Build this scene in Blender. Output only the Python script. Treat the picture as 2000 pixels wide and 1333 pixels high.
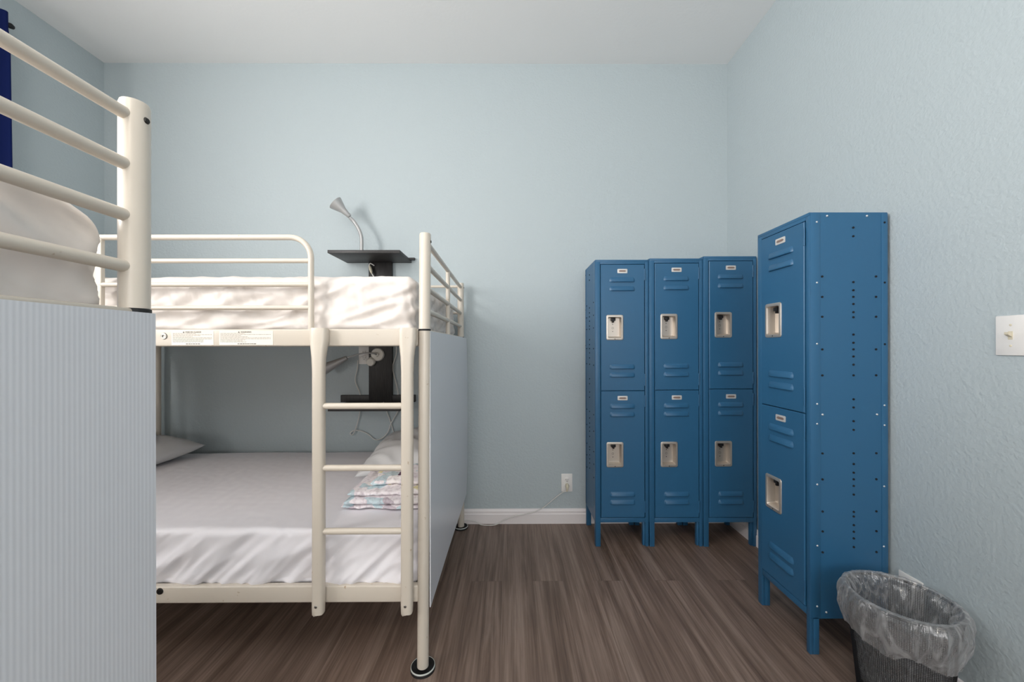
import bpy, bmesh, math, random
from mathutils import Vector, Matrix, noise
from math import pi, sin, cos, tan, radians, atan2

for o in list(bpy.data.objects):
    bpy.data.objects.remove(o, do_unlink=True)
SC = bpy.context.scene
COL = SC.collection

# ------------------------------------------------------------------ camera
F = 750.0                       # focal length in pixels of the 2000 px frame
CAM_Z = 1.168
YAW = radians(-0.30)
ROLL = radians(-0.10)
SHIFT_Y = 11.5 / 2000.0
cd = bpy.data.cameras.new('camera')
cam = bpy.data.objects.new('camera', cd)
COL.objects.link(cam)
cd.sensor_width = 36.0
cd.lens = 36.0 * F / 2000.0
cd.shift_y = SHIFT_Y
cd.clip_start = 0.02
cam.location = (0, 0, CAM_Z)
CAM_M = Matrix.Rotation(YAW, 3, 'Z') @ Matrix.Rotation(pi / 2, 3, 'X') @ Matrix.Rotation(-ROLL * -1, 3, 'Z')
cam.rotation_euler = CAM_M.to_euler()
SC.camera = cam


def at(px, py, Y):
    """world (X, Z) of what the photo shows at (px, py) if it stands at depth Y"""
    d = CAM_M @ Vector(((px - 1000.0) / F, (666.5 + 11.5 - py) / F, -1.0))
    k = Y / d.y
    return d.x * k, CAM_Z + d.z * k


# ------------------------------------------------------------------ world, light, exposure
W = bpy.data.worlds.new('daylight')
SC.world = W
W.use_nodes = True
bg = W.node_tree.nodes['Background']
bg.inputs[0].default_value = (0.62, 0.76, 1.0, 1)
bg.inputs[1].default_value = 1.0

SC.view_settings.view_transform = 'Standard'
SC.view_settings.look = 'None'
SC.view_settings.gamma = 1.0
SC.view_settings.exposure = -0.02
SC.view_settings.use_curve_mapping = False


def area(name, loc, target, sx, sy, power, color, spread=pi):
    l = bpy.data.lights.new(name, 'AREA')
    l.shape = 'RECTANGLE'
    l.size, l.size_y = sx, sy
    l.energy = power
    l.color = color
    l.spread = spread
    o = bpy.data.objects.new(name, l)
    COL.objects.link(o)
    o.location = loc
    o.rotation_euler = (Vector(target) - Vector(loc)).to_track_quat('-Z', 'Z').to_euler()
    return o


# daylight by the left-wall window; added fill light at an invented near-wall window
area('daylight_left_window', (-2.63, -0.40, 1.95), (0.5, -0.40, 2.15), 1.9, 1.3, 168, (1.0, 0.965, 0.93))
area('fill_near_wall', (0.25, -2.33, 1.65), (0.35, 2.0, 1.15), 2.0, 1.4, 36, (1.0, 0.95, 0.90))

# room box
XL, XR, YF, YN, ZC = -2.672, 1.447, 2.545, -2.4, 3.046


# ------------------------------------------------------------------ materials
def mat(name, color, rough=0.5, metal=0.0, spec=None, coat=0.0):
    m = bpy.data.materials.new(name)
    m.use_nodes = True
    b = m.node_tree.nodes['Principled BSDF']
    b.inputs['Base Color'].default_value = (*color, 1)
    b.inputs['Roughness'].default_value = rough
    b.inputs['Metallic'].default_value = metal
    if spec is not None:
        b.inputs['Specular IOR Level'].default_value = spec
    b.inputs['Coat Weight'].default_value = coat
    return m


def srgb(r, g, b):
    f = lambda c: (c / 12.92 if c <= 0.04045 else ((c + 0.055) / 1.055) ** 2.4)
    return tuple(f(v / 255.0) for v in (r, g, b))


def nodes(m):
    nt = m.node_tree
    return nt, nt.nodes['Principled BSDF']


def add_noise(m, scale, strength, dist=0.002, detail=3.0, rough=0.5, vec_scale=None, kind='bump'):
    nt, b = nodes(m)
    tc = nt.nodes.new('ShaderNodeTexCoord')
    mp = nt.nodes.new('ShaderNodeMapping')
    if vec_scale:
        mp.inputs['Scale'].default_value = vec_scale
    n = nt.nodes.new('ShaderNodeTexNoise')
    n.inputs['Scale'].default_value = scale
    n.inputs['Detail'].default_value = detail
    n.inputs['Roughness'].default_value = rough
    nt.links.new(tc.outputs['Object'], mp.inputs[0])
    nt.links.new(mp.outputs[0], n.inputs['Vector'])
    bp = nt.nodes.new('ShaderNodeBump')
    bp.inputs['Strength'].default_value = strength
    bp.inputs['Distance'].default_value = dist
    nt.links.new(n.outputs['Fac'], bp.inputs['Height'])
    nt.links.new(bp.outputs[0], b.inputs['Normal'])
    return n


def add_mottle(m, c1, c2, scale, lo=0.4, hi=0.6, detail=3.0, vec_scale=None):
    """wear or dirt of its own shape: two base colours mixed by noise"""
    nt, b = nodes(m)
    tc = nt.nodes.new('ShaderNodeTexCoord')
    mp = nt.nodes.new('ShaderNodeMapping')
    if vec_scale:
        mp.inputs['Scale'].default_value = vec_scale
    n = nt.nodes.new('ShaderNodeTexNoise')
    n.inputs['Scale'].default_value = scale
    n.inputs['Detail'].default_value = detail
    r = nt.nodes.new('ShaderNodeValToRGB')
    r.color_ramp.elements[0].position = lo
    r.color_ramp.elements[1].position = hi
    r.color_ramp.elements[0].color = (*c1, 1)
    r.color_ramp.elements[1].color = (*c2, 1)
    nt.links.new(tc.outputs['Object'], mp.inputs[0])
    nt.links.new(mp.outputs[0], n.inputs['Vector'])
    nt.links.new(n.outputs['Fac'], r.inputs[0])
    nt.links.new(r.outputs[0], b.inputs['Base Color'])


M = {}
M['wall'] = mat('blue_wall_paint', srgb(182, 193, 197), 0.55, spec=0.35)
add_noise(M['wall'], 78, 0.5, 0.0042, 2, 0.5)
M['ceiling'] = mat('ceiling_paint', srgb(240, 241, 241), 0.8)
add_noise(M['ceiling'], 60, 0.25, 0.002)
M['trim'] = mat('white_trim_paint', srgb(236, 230, 230), 0.4)
M['plate'] = mat('white_plate_plastic', srgb(238, 236, 233), 0.35)
M['ivory'] = mat('ivory_plastic', srgb(214, 206, 184), 0.4)
M['cream'] = mat('cream_powder_coat', srgb(213, 205, 193), 0.33)
M['cream_worn'] = mat('cream_powder_coat_worn', srgb(240, 232, 219), 0.33)
add_mottle(M['cream_worn'], srgb(214, 205, 192), srgb(160, 134, 98), 46, 0.70, 0.80, 6)
M['bolt'] = mat('dark_bolt_steel', (0.05, 0.048, 0.045), 0.4, 0.8)
M['steel'] = mat('bolt_steel', (0.35, 0.34, 0.32), 0.35, 1.0)
M['black_cap'] = mat('black_rubber', (0.012, 0.012, 0.013), 0.6)
M['sheet'] = mat('white_satin_mattress_cover', srgb(226, 219, 214), 0.5, spec=0.5)
M['sheet'].node_tree.nodes['Principled BSDF'].inputs['Sheen Weight'].default_value = 0.15
M['linen'] = mat('pale_grey_cotton_sheet', srgb(240, 238, 243), 0.85, spec=0.2)
add_noise(M['linen'], 900, 0.15, 0.0006)
M['pillow'] = mat('light_grey_pillowcase', srgb(215, 215, 216), 0.85, spec=0.2)
M['rivet'] = mat('zinc_rivet', (0.62, 0.64, 0.66), 0.35, 0.6)
M['hole'] = mat('unlit_hole', (0.006, 0.008, 0.012), 0.9)
M['blue'] = mat('locker_blue_enamel', srgb(44, 97, 135), 0.38, spec=0.5)
add_noise(M['blue'], 220, 0.05, 0.001)
M['black_wood'] = mat('black_brown_wood', srgb(38, 36, 37), 0.45)
add_mottle(M['black_wood'], srgb(24, 23, 24), srgb(50, 47, 47), 8, 0.3, 0.7, 5, (40, 40, 2.0))
M['silver'] = mat('silver_grey_lamp_metal', srgb(178, 178, 178), 0.4, 0.35)
M['lampwhite'] = mat('lamp_inside_white', srgb(235, 232, 224), 0.5)
M['cordw'] = mat('white_cord', srgb(222, 220, 216), 0.5)
M['navy'] = mat('navy_curtain_cloth', srgb(22, 34, 84), 0.9, spec=0.1)
M['black'] = mat('black_metal', (0.014, 0.014, 0.016), 0.45, 0.3)
M['slat'] = mat('slat_base_wood', srgb(176, 150, 118), 0.7)
M['felt'] = mat('white_cup_rim', srgb(200, 205, 200), 0.5)
M['ink'] = mat('label_ink', srgb(88, 84, 82), 0.7)
M['ink_light'] = mat('label_small_print', srgb(158, 152, 147), 0.7)
M['sticker'] = mat('label_film', srgb(240, 234, 223), 0.3)
M['nameplate'] = mat('aluminium_nameplate', srgb(215, 212, 208), 0.35, 0.3)
M['namedark'] = mat('nameplate_inlay', srgb(140, 118, 108), 0.5, 0.2)


def latch_metal():
    m = mat('brushed_latch_steel', srgb(205, 196, 186), 0.38, 0.75)
    add_noise(m, 160, 0.25, 0.0012)
    return m


M['latch'] = latch_metal()


def panel_material():
    m = mat('corrugated_plastic', srgb(204, 210, 222), 0.32, spec=0.45)
    nt, b = nodes(m)
    tc = nt.nodes.new('ShaderNodeTexCoord')
    w = nt.nodes.new('ShaderNodeTexWave')
    w.bands_direction = 'Y'
    w.inputs['Scale'].default_value = 48
    w.inputs['Distortion'].default_value = 0.25
    bp = nt.nodes.new('ShaderNodeBump')
    bp.inputs['Strength'].default_value = 0.13
    bp.inputs['Distance'].default_value = 0.001
    nt.links.new(tc.outputs['Object'], w.inputs['Vector'])
    nt.links.new(w.outputs['Fac'], bp.inputs['Height'])
    nt.links.new(bp.outputs[0], b.inputs['Normal'])
    r = nt.nodes.new('ShaderNodeValToRGB')
    r.color_ramp.elements[0].color = (*srgb(220, 222, 227), 1)
    r.color_ramp.elements[1].color = (*srgb(226, 228, 233), 1)
    nt.links.new(w.outputs['Fac'], r.inputs[0])
    nt.links.new(r.outputs[0], b.inputs['Base Color'])
    return m


M['panel'] = panel_material()


def floor_material():
    m = mat('vinyl_plank', (0.1, 0.08, 0.07), 0.42, spec=0.4)
    nt, b = nodes(m)
    L = nt.links.new
    tc = nt.nodes.new('ShaderNodeTexCoord')
    mp = nt.nodes.new('ShaderNodeMapping')
    mp.inputs['Rotation'].default_value = (0, 0, pi / 2)
    mp.inputs['Location'].default_value = (0.693, 0.04, 0)
    L(tc.outputs['Object'], mp.inputs[0])
    br = nt.nodes.new('ShaderNodeTexBrick')
    br.offset = 0.5
    br.inputs['Scale'].default_value = 1.0
    br.inputs['Brick Width'].default_value = 1.22
    br.inputs['Row Height'].default_value = 0.152
    br.inputs['Mortar Size'].default_value = 0.0007
    br.inputs['Mortar Smooth'].default_value = 0.3
    br.inputs['Color1'].default_value = (0.0, 0.0, 0.0, 1)
    br.inputs['Color2'].default_value = (1, 1, 1, 1)
    br.inputs['Mortar'].default_value = (0.5, 0.5, 0.5, 1)
    L(mp.outputs[0], br.inputs['Vector'])
    # grain: stretched along the planks; shifted per plank
    sh = nt.nodes.new('ShaderNodeVectorMath'); sh.operation = 'MULTIPLY_ADD'
    sh.inputs[1].default_value = (3.7, 9.1, 5.3)
    L(br.outputs['Color'], sh.inputs[0]); L(tc.outputs['Object'], sh.inputs[2])
    mp2 = nt.nodes.new('ShaderNodeMapping')
    mp2.inputs['Scale'].default_value = (22, 1.0, 1)
    L(sh.outputs[0], mp2.inputs[0])
    n1 = nt.nodes.new('ShaderNodeTexNoise')
    n1.inputs['Scale'].default_value = 1.0
    n1.inputs['Detail'].default_value = 6
    n1.inputs['Roughness'].default_value = 0.62
    n1.inputs['Distortion'].default_value = 0.5
    L(mp2.outputs[0], n1.inputs['Vector'])
    mp3 = nt.nodes.new('ShaderNodeMapping')
    mp3.inputs['Scale'].default_value = (150, 3.5, 1)
    L(sh.outputs[0], mp3.inputs[0])
    n2 = nt.nodes.new('ShaderNodeTexNoise')
    n2.inputs['Scale'].default_value = 1.0
    n2.inputs['Detail'].default_value = 4
    L(mp3.outputs[0], n2.inputs['Vector'])
    mx = nt.nodes.new('ShaderNodeMath'); mx.operation = 'MULTIPLY_ADD'
    mx.inputs[1].default_value = 0.36
    L(n2.outputs['Fac'], mx.inputs[0])
    m2 = nt.nodes.new('ShaderNodeMath'); m2.operation = 'MULTIPLY'
    m2.inputs[1].default_value = 0.76
    L(n1.outputs['Fac'], m2.inputs[0]); L(m2.outputs[0], mx.inputs[2])
    r = nt.nodes.new('ShaderNodeValToRGB')
    e = r.color_ramp.elements
    e[0].position, e[0].color = 0.41, (*srgb(92, 75, 65), 1)
    e[1].position, e[1].color = 0.72, (*srgb(146, 127, 115), 1)
    k = e.new(0.55); k.color = (*srgb(118, 99, 88), 1)
    L(mx.outputs[0], r.inputs[0])
    # slight tone per plank and dark joint
    pr = nt.nodes.new('ShaderNodeMapRange')
    pr.inputs['To Min'].default_value = 0.93
    pr.inputs['To Max'].default_value = 1.05
    L(br.outputs['Color'], pr.inputs['Value'])
    mul = nt.nodes.new('ShaderNodeMixRGB'); mul.blend_type = 'MULTIPLY'
    mul.inputs['Fac'].default_value = 1.0
    L(r.outputs[0], mul.inputs['Color1']); L(pr.outputs[0], mul.inputs['Color2'])
    jt = nt.nodes.new('ShaderNodeMixRGB')
    jt.inputs['Color2'].default_value = (*srgb(62, 50, 45), 1)
    jm = nt.nodes.new('ShaderNodeMath'); jm.operation = 'MULTIPLY'; jm.inputs[1].default_value = 0.6
    L(br.outputs['Fac'], jm.inputs[0])
    L(jm.outputs[0], jt.inputs['Fac']); L(mul.outputs[0], jt.inputs['Color1'])
    L(jt.outputs[0], b.inputs['Base Color'])
    bp = nt.nodes.new('ShaderNodeBump')
    bp.inputs['Strength'].default_value = 0.12
    bp.inputs['Distance'].default_value = 0.001
    L(mx.outputs[0], bp.inputs['Height']); L(bp.outputs[0], b.inputs['Normal'])
    return m


M['floor'] = floor_material()


def liner_material():
    m = bpy.data.materials.new('clear_plastic_film')
    m.use_nodes = True
    nt = m.node_tree
    nt.nodes.clear()
    out = nt.nodes.new('ShaderNodeOutputMaterial')
    tr = nt.nodes.new('ShaderNodeBsdfTransparent')
    tr.inputs[0].default_value = (0.93, 0.93, 0.93, 1)
    df = nt.nodes.new('ShaderNodeBsdfDiffuse'); df.inputs[0].default_value = (0.72, 0.72, 0.73, 1)
    tl = nt.nodes.new('ShaderNodeBsdfTranslucent'); tl.inputs[0].default_value = (0.7, 0.7, 0.7, 1)
    gl = nt.nodes.new('ShaderNodeBsdfGlossy'); gl.inputs['Roughness'].default_value = 0.2
    lw = nt.nodes.new('ShaderNodeLayerWeight'); lw.inputs[0].default_value = 0.42
    tc = nt.nodes.new('ShaderNodeTexCoord')
    mp = nt.nodes.new('ShaderNodeMapping'); mp.inputs['Scale'].default_value = (1, 1, 0.45)
    n = nt.nodes.new('ShaderNodeTexNoise')
    n.inputs['Scale'].default_value = 13; n.inputs['Detail'].default_value = 3; n.inputs['Distortion'].default_value = 1.8
    bp = nt.nodes.new('ShaderNodeBump'); bp.inputs['Strength'].default_value = 0.9; bp.inputs['Distance'].default_value = 0.016
    L = nt.links.new
    L(tc.outputs['Object'], mp.inputs[0]); L(mp.outputs[0], n.inputs['Vector'])
    L(n.outputs['Fac'], bp.inputs['Height'])
    for s in (gl, df):
        L(bp.outputs[0], s.inputs['Normal'])
    a = nt.nodes.new('ShaderNodeMixShader'); a.inputs[0].default_value = 0.4
    L(df.outputs[0], a.inputs[1]); L(tl.outputs[0], a.inputs[2])
    rp = nt.nodes.new('ShaderNodeMapRange')
    rp.inputs['From Min'].default_value = 0.0; rp.inputs['From Max'].default_value = 1.0
    rp.inputs['To Min'].default_value = 0.13; rp.inputs['To Max'].default_value = 0.75
    L(lw.outputs['Facing'], rp.inputs['Value'])
    mp2 = nt.nodes.new('ShaderNodeMapping'); mp2.inputs['Scale'].default_value = (1, 1, 0.35)
    n2 = nt.nodes.new('ShaderNodeTexNoise'); n2.inputs['Scale'].default_value = 17; n2.inputs['Detail'].default_value = 5; n2.inputs['Distortion'].default_value = 2.5
    L(tc.outputs['Object'], mp2.inputs[0]); L(mp2.outputs[0], n2.inputs['Vector'])
    r2 = nt.nodes.new('ShaderNodeMapRange')
    r2.inputs['From Min'].default_value = 0.50; r2.inputs['From Max'].default_value = 0.68
    r2.inputs['To Min'].default_value = 0.0; r2.inputs['To Max'].default_value = 0.30
    L(n2.outputs['Fac'], r2.inputs['Value'])
    sm = nt.nodes.new('ShaderNodeMath'); sm.operation = 'ADD'; sm.use_clamp = True
    L(rp.outputs[0], sm.inputs[0]); L(r2.outputs[0], sm.inputs[1])
    b = nt.nodes.new('ShaderNodeMixShader')
    L(sm.outputs[0], b.inputs[0]); L(tr.outputs[0], b.inputs[1]); L(a.outputs[0], b.inputs[2])
    c = nt.nodes.new('ShaderNodeMixShader')
    lf = nt.nodes.new('ShaderNodeLayerWeight'); lf.inputs[0].default_value = 0.5
    pw = nt.nodes.new('ShaderNodeMath'); pw.operation = 'POWER'; pw.inputs[1].default_value = 4.0
    ma = nt.nodes.new('ShaderNodeMath'); ma.operation = 'MULTIPLY_ADD'; ma.inputs[1].default_value = 0.45; ma.inputs[2].default_value = 0.09
    L(bp.outputs[0], lf.inputs['Normal']); L(lf.outputs['Facing'], pw.inputs[0]); L(pw.outputs[0], ma.inputs[0]); L(ma.outputs[0], c.inputs[0]); L(b.outputs[0], c.inputs[1]); L(gl.outputs[0], c.inputs[2])
    L(c.outputs[0], out.inputs[0])
    return m


M['liner'] = liner_material()


def blanket_material():
    m = mat('patchwork_print_cotton', (0.8, 0.78, 0.78), 0.9, spec=0.15)
    nt, b = nodes(m)
    L = nt.links.new
    tc = nt.nodes.new('ShaderNodeTexCoord')
    n0 = nt.nodes.new('ShaderNodeTexNoise'); n0.inputs['Scale'].default_value = 9
    ad = nt.nodes.new('ShaderNodeVectorMath'); ad.operation = 'MULTIPLY_ADD'
    ad.inputs[1].default_value = (0.06, 0.06, 0.06)
    L(tc.outputs['Object'], n0.inputs['Vector']); L(n0.outputs['Color'], ad.inputs[0]); L(tc.outputs['Object'], ad.inputs[2])
    v = nt.nodes.new('ShaderNodeTexVoronoi'); v.inputs['Scale'].default_value = 19
    L(ad.outputs[0], v.inputs['Vector'])
    sp = nt.nodes.new('ShaderNodeSeparateColor'); L(v.outputs['Color'], sp.inputs[0])
    r = nt.nodes.new('ShaderNodeValToRGB'); r.color_ramp.interpolation = 'CONSTANT'
    cols = [(0.0, (246, 240, 243)), (0.34, (208, 226, 232)), (0.45, (250, 245, 244)), (0.62, (206, 196, 204)),
            (0.72, (246, 238, 242)), (0.84, (238, 230, 186)), (0.89, (220, 136, 168)), (0.92, (214, 228, 232)), (0.975, (120, 94, 112))]
    e = r.color_ramp.elements
    e[0].position, e[0].color = cols[0][0], (*srgb(*cols[0][1]), 1)
    e[1].position, e[1].color = cols[1][0], (*srgb(*cols[1][1]), 1)
    for p, c in cols[2:]:
        k = e.new(p); k.color = (*srgb(*c), 1)
    L(sp.outputs[0], r.inputs[0])
    n = nt.nodes.new('ShaderNodeTexNoise'); n.inputs['Scale'].default_value = 70; n.inputs['Detail'].default_value = 2
    L(tc.outputs['Object'], n.inputs['Vector'])
    r2 = nt.nodes.new('ShaderNodeValToRGB')
    r2.color_ramp.elements[0].position = 0.36; r2.color_ramp.elements[0].color = (*srgb(170, 150, 165), 1)
    r2.color_ramp.elements[1].position = 0.52; r2.color_ramp.elements[1].color = (1, 1, 1, 1)
    L(n.outputs['Fac'], r2.inputs[0])
    mx = nt.nodes.new('ShaderNodeMixRGB'); mx.blend_type = 'MULTIPLY'; mx.inputs[0].default_value = 0.32
    L(r.outputs[0], mx.inputs[1]); L(r2.outputs[0], mx.inputs[2]); L(mx.outputs[0], b.inputs['Base Color'])
    return m


M['blanket'] = blanket_material()
M['glass'] = mat('window_glass', (1, 1, 1), 0.02)
M['glass'].node_tree.nodes['Principled BSDF'].inputs['Transmission Weight'].default_value = 1.0


# ------------------------------------------------------------------ mesh helpers
class MB:
    def __init__(self):
        self.bm = bmesh.new()

    def box(self, a, b, bevel=0.0, mi=0, seg=2):
        a, b = Vector(a), Vector(b)
        r = bmesh.ops.create_cube(self.bm, size=1.0)
        vs = r['verts']
        c, d = (a + b) / 2, (b - a)
        for v in vs:
            v.co = Vector((c.x + v.co.x * d.x, c.y + v.co.y * d.y, c.z + v.co.z * d.z))
        fs = {f for v in vs for f in v.link_faces}
        for f in fs:
            f.material_index = mi
        if bevel > 0:
            es = {e for v in vs for e in v.link_edges}
            bmesh.ops.bevel(self.bm, geom=list(es), offset=bevel, segments=seg, affect='EDGES', profile=0.5, clamp_overlap=True)
        return self

    def rings(self, rings, close=True, cap0=True, cap1=True, mi=0):
        """loft a list of rings (lists of points)"""
        R = [[self.bm.verts.new(p) for p in ring] for ring in rings]
        n = len(R[0])
        for i in range(len(R) - 1):
            for j in range(n if close else n - 1):
                k = (j + 1) % n
                f = self.bm.faces.new((R[i][j], R[i][k], R[i + 1][k], R[i + 1][j]))
                f.material_index = mi
        if cap0:
            self.bm.faces.new(list(reversed(R[0]))).material_index = mi
        if cap1:
            self.bm.faces.new(R[-1]).material_index = mi
        return self

    def tube(self, pts, r, seg=14, cap=True, mi=0, flat=1.0):
        pts = [Vector(p) for p in pts]
        n = len(pts)
        rad = r if isinstance(r, (list, tuple)) else [r] * n
        t0 = (pts[1] - pts[0]).normalized()
        up = Vector((0, 0, 1)) if abs(t0.z) < 0.9 else Vector((0, 1, 0))
        nrm = (up - t0 * up.dot(t0)).normalized()
        rings = []
        for i in range(n):
            t = (pts[min(i + 1, n - 1)] - pts[max(i - 1, 0)]).normalized()
            nrm = (nrm - t * nrm.dot(t)).normalized()
            bn = t.cross(nrm)
            rings.append([pts[i] + (nrm * cos(2 * pi * k / seg) + bn * sin(2 * pi * k / seg) * flat) * rad[i] for k in range(seg)])
        return self.rings(rings, True, cap, cap, mi)

    def lathe(self, prof, origin=(0, 0, 0), axis=(0, 0, 1), seg=32, mi=0, cap0=False, cap1=False):
        q = Vector((0, 0, 1)).rotation_difference(Vector(axis).normalized()).to_matrix()
        o = Vector(origin)
        rings = [[o + q @ Vector((r * cos(2 * pi * k / seg), r * sin(2 * pi * k / seg), h)) for k in range(seg)] for r, h in prof]
        return self.rings(rings, True, cap0, cap1, mi)

    def prism(self, poly, vec, mi=0):
        vec = Vector(vec)
        return self.rings([[Vector(p) for p in poly], [Vector(p) + vec for p in poly]], True, True, True, mi)

    def build(self, name, mats, parent=None, smooth=True, angle=40):
        bmesh.ops.recalc_face_normals(self.bm, faces=self.bm.faces)
        me = bpy.data.meshes.new(name)
        self.bm.to_mesh(me)
        self.bm.free()
        for m in (mats if isinstance(mats, (list, tuple)) else [mats]):
            me.materials.append(m)
        if smooth:
            me.shade_smooth()
            me.set_sharp_from_angle(angle=radians(angle))
        o = bpy.data.objects.new(name, me)
        COL.objects.link(o)
        if parent:
            o.parent = parent
        return o


def arc_path(pts, r, n=8):
    """polyline with its inner corners rounded to radius r"""
    pts = [Vector(p) for p in pts]
    out = [pts[0]]
    for i in range(1, len(pts) - 1):
        a, b, c = pts[i - 1], pts[i], pts[i + 1]
        u, v = (a - b).normalized(), (c - b).normalized()
        ang = u.angle(v)
        d = r / tan(ang / 2)
        p0, p1 = b + u * d, b + v * d
        cen = b + (u + v).normalized() * (r / sin(ang / 2))
        e0, e1 = p0 - cen, p1 - cen
        tot = e0.angle(e1)
        for k in range(n + 1):
            t = k / n
            out.append(cen + (e0 * sin((1 - t) * tot) + e1 * sin(t * tot)) / sin(tot))
    out.append(pts[-1])
    return out


def spline(pts, n=8):
    pts = [Vector(p) for p in pts]
    P = [pts[0] * 2 - pts[1]] + pts + [pts[-1] * 2 - pts[-2]]
    out = []
    for i in range(1, len(P) - 2):
        for k in range(n):
            t = k / n
            a, b, c, d = P[i - 1], P[i], P[i + 1], P[i + 2]
            out.append(0.5 * ((2 * b) + (-a + c) * t + (2 * a - 5 * b + 4 * c - d) * t * t + (-a + 3 * b - 3 * c + d) * t ** 3))
    out.append(pts[-1])
    return out


def empty(name, loc, rz=0.0):
    o = bpy.data.objects.new(name, None)
    o.empty_display_size = 0.1
    COL.objects.link(o)
    o.location = loc
    o.rotation_euler = (0, 0, rz)
    return o


def tag(o, label, cat, group=None):
    o['label'] = label
    o['category'] = cat
    if group:
        o['group'] = group
    return o


def struct(o):
    o['kind'] = 'structure'
    return o


def children_of(o):
    return [c for c in list(bpy.data.objects) if c.parent == o]


def dup(o, parent=None):
    kids = children_of(o)
    c = o.copy()
    COL.objects.link(c)
    c.parent = parent
    for k in kids:
        dup(k, c)
    return c


def text_mesh(name, body, size, material, parent, loc, rot=(pi / 2, 0, 0), align='LEFT'):
    cu = bpy.data.curves.new(name, 'FONT')
    cu.body = body
    cu.size = size
    cu.align_x = align
    cu.extrude = 0.0001
    tmp = bpy.data.objects.new(name, cu)
    COL.objects.link(tmp)
    dg = bpy.context.evaluated_depsgraph_get()
    me = bpy.data.meshes.new_from_object(tmp.evaluated_get(dg))
    bpy.data.objects.remove(tmp, do_unlink=True)
    me.materials.clear()
    me.materials.append(material)
    o = bpy.data.objects.new(name, me)
    COL.objects.link(o)
    o.location = loc
    o.rotation_euler = rot
    o.parent = parent
    return o


def soft_box(a, b, r, cell, disp, name, material, parent=None, pre=None):
    """rounded box made of a fine grid, displaced along its normals by disp(co, normal)"""
    a, b = Vector(a), Vector(b)
    d = b - a
    n = [max(2, int(round(d[i] / cell))) for i in range(3)]
    verts, index, faces = [], {}, []

    def vid(i, j, k):
        key = (i, j, k)
        if key not in index:
            index[key] = len(verts)
            verts.append(Vector((a.x + d.x * i / n[0], a.y + d.y * j / n[1], a.z + d.z * k / n[2])))
        return index[key]
    for k, flip in ((0, True), (n[2], False)):
        for i in range(n[0]):
            for j in range(n[1]):
                q = [vid(i, j, k), vid(i + 1, j, k), vid(i + 1, j + 1, k), vid(i, j + 1, k)]
                faces.append(q[::-1] if flip else q)
    for j, flip in ((0, False), (n[1], True)):
        for i in range(n[0]):
            for k in range(n[2]):
                q = [vid(i, j, k), vid(i + 1, j, k), vid(i + 1, j, k + 1), vid(i, j, k + 1)]
                faces.append(q[::-1] if flip else q)
    for i, flip in ((0, True), (n[0], False)):
        for j in range(n[1]):
            for k in range(n[2]):
                q = [vid(i, j, k), vid(i, j + 1, k), vid(i, j + 1, k + 1), vid(i, j, k + 1)]
                faces.append(q[::-1] if flip else q)
    out = []
    for v in verts:
        c = Vector([min(max(v[i], a[i] + r), b[i] - r) for i in range(3)])
        e = v - c
        nrm = e.normalized() if e.length > 1e-9 else Vector((0, 0, 1))
        p = c + nrm * r
        out.append(p + nrm * disp(p, nrm))
    if pre:
        out = [pre(p) for p in out]
    me = bpy.data.meshes.new(name)
    me.from_pydata(out, [], faces)
    me.shade_smooth()
    me.materials.append(material)
    o = bpy.data.objects.new(name, me)
    COL.objects.link(o)
    if parent:
        o.parent = parent
    return o


def ridged(p):
    return 1 - abs(noise.noise(p)) * 2


# ------------------------------------------------------------------ the room
T = 0.12
m = MB(); m.box((XL - T, YN - T, -0.1), (XR + T, YF + T, 0.0)); struct(m.build('floor', M['floor'], smooth=False))
m = MB(); m.box((XL - T, YN - T, ZC), (XR + T, YF + T, ZC + 0.1)); struct(m.build('ceiling', M['ceiling'], smooth=False))
m = MB(); m.box((XL - T, YF, 0), (XR + T, YF + T, ZC)); struct(m.build('wall_far', M['wall'], smooth=False))
m = MB(); m.box((XR, YN, 0), (XR + T, YF, ZC)); struct(m.build('wall_right', M['wall'], smooth=False))
WY0, WY1, WZ0, WZ1 = -0.65, 1.45, 1.15, 2.68          # window in the left wall
m = MB()
m.box((XL - T, YN, 0), (XL, YF, WZ0)); m.box((XL - T, YN, WZ1), (XL, YF, ZC))
m.box((XL - T, YN, WZ0), (XL, WY0, WZ1)); m.box((XL - T, WY1, WZ0), (XL, YF, WZ1))
struct(m.build('wall_left', M['wall'], smooth=False))
NX0, NX1, NZ0, NZ1 = -0.8, 1.3, 0.95, 2.55             # unseen window added behind the viewer to carry the fill light
m = MB()
m.box((XL, YN - T, 0), (XR, YN, NZ0)); m.box((XL, YN - T, NZ1), (XR, YN, ZC))
m.box((XL, YN - T, NZ0), (NX0, YN, NZ1)); m.box((NX1, YN - T, NZ0), (XR, YN, NZ1))
struct(m.build('wall_near', M['wall'], smooth=False))


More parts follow.
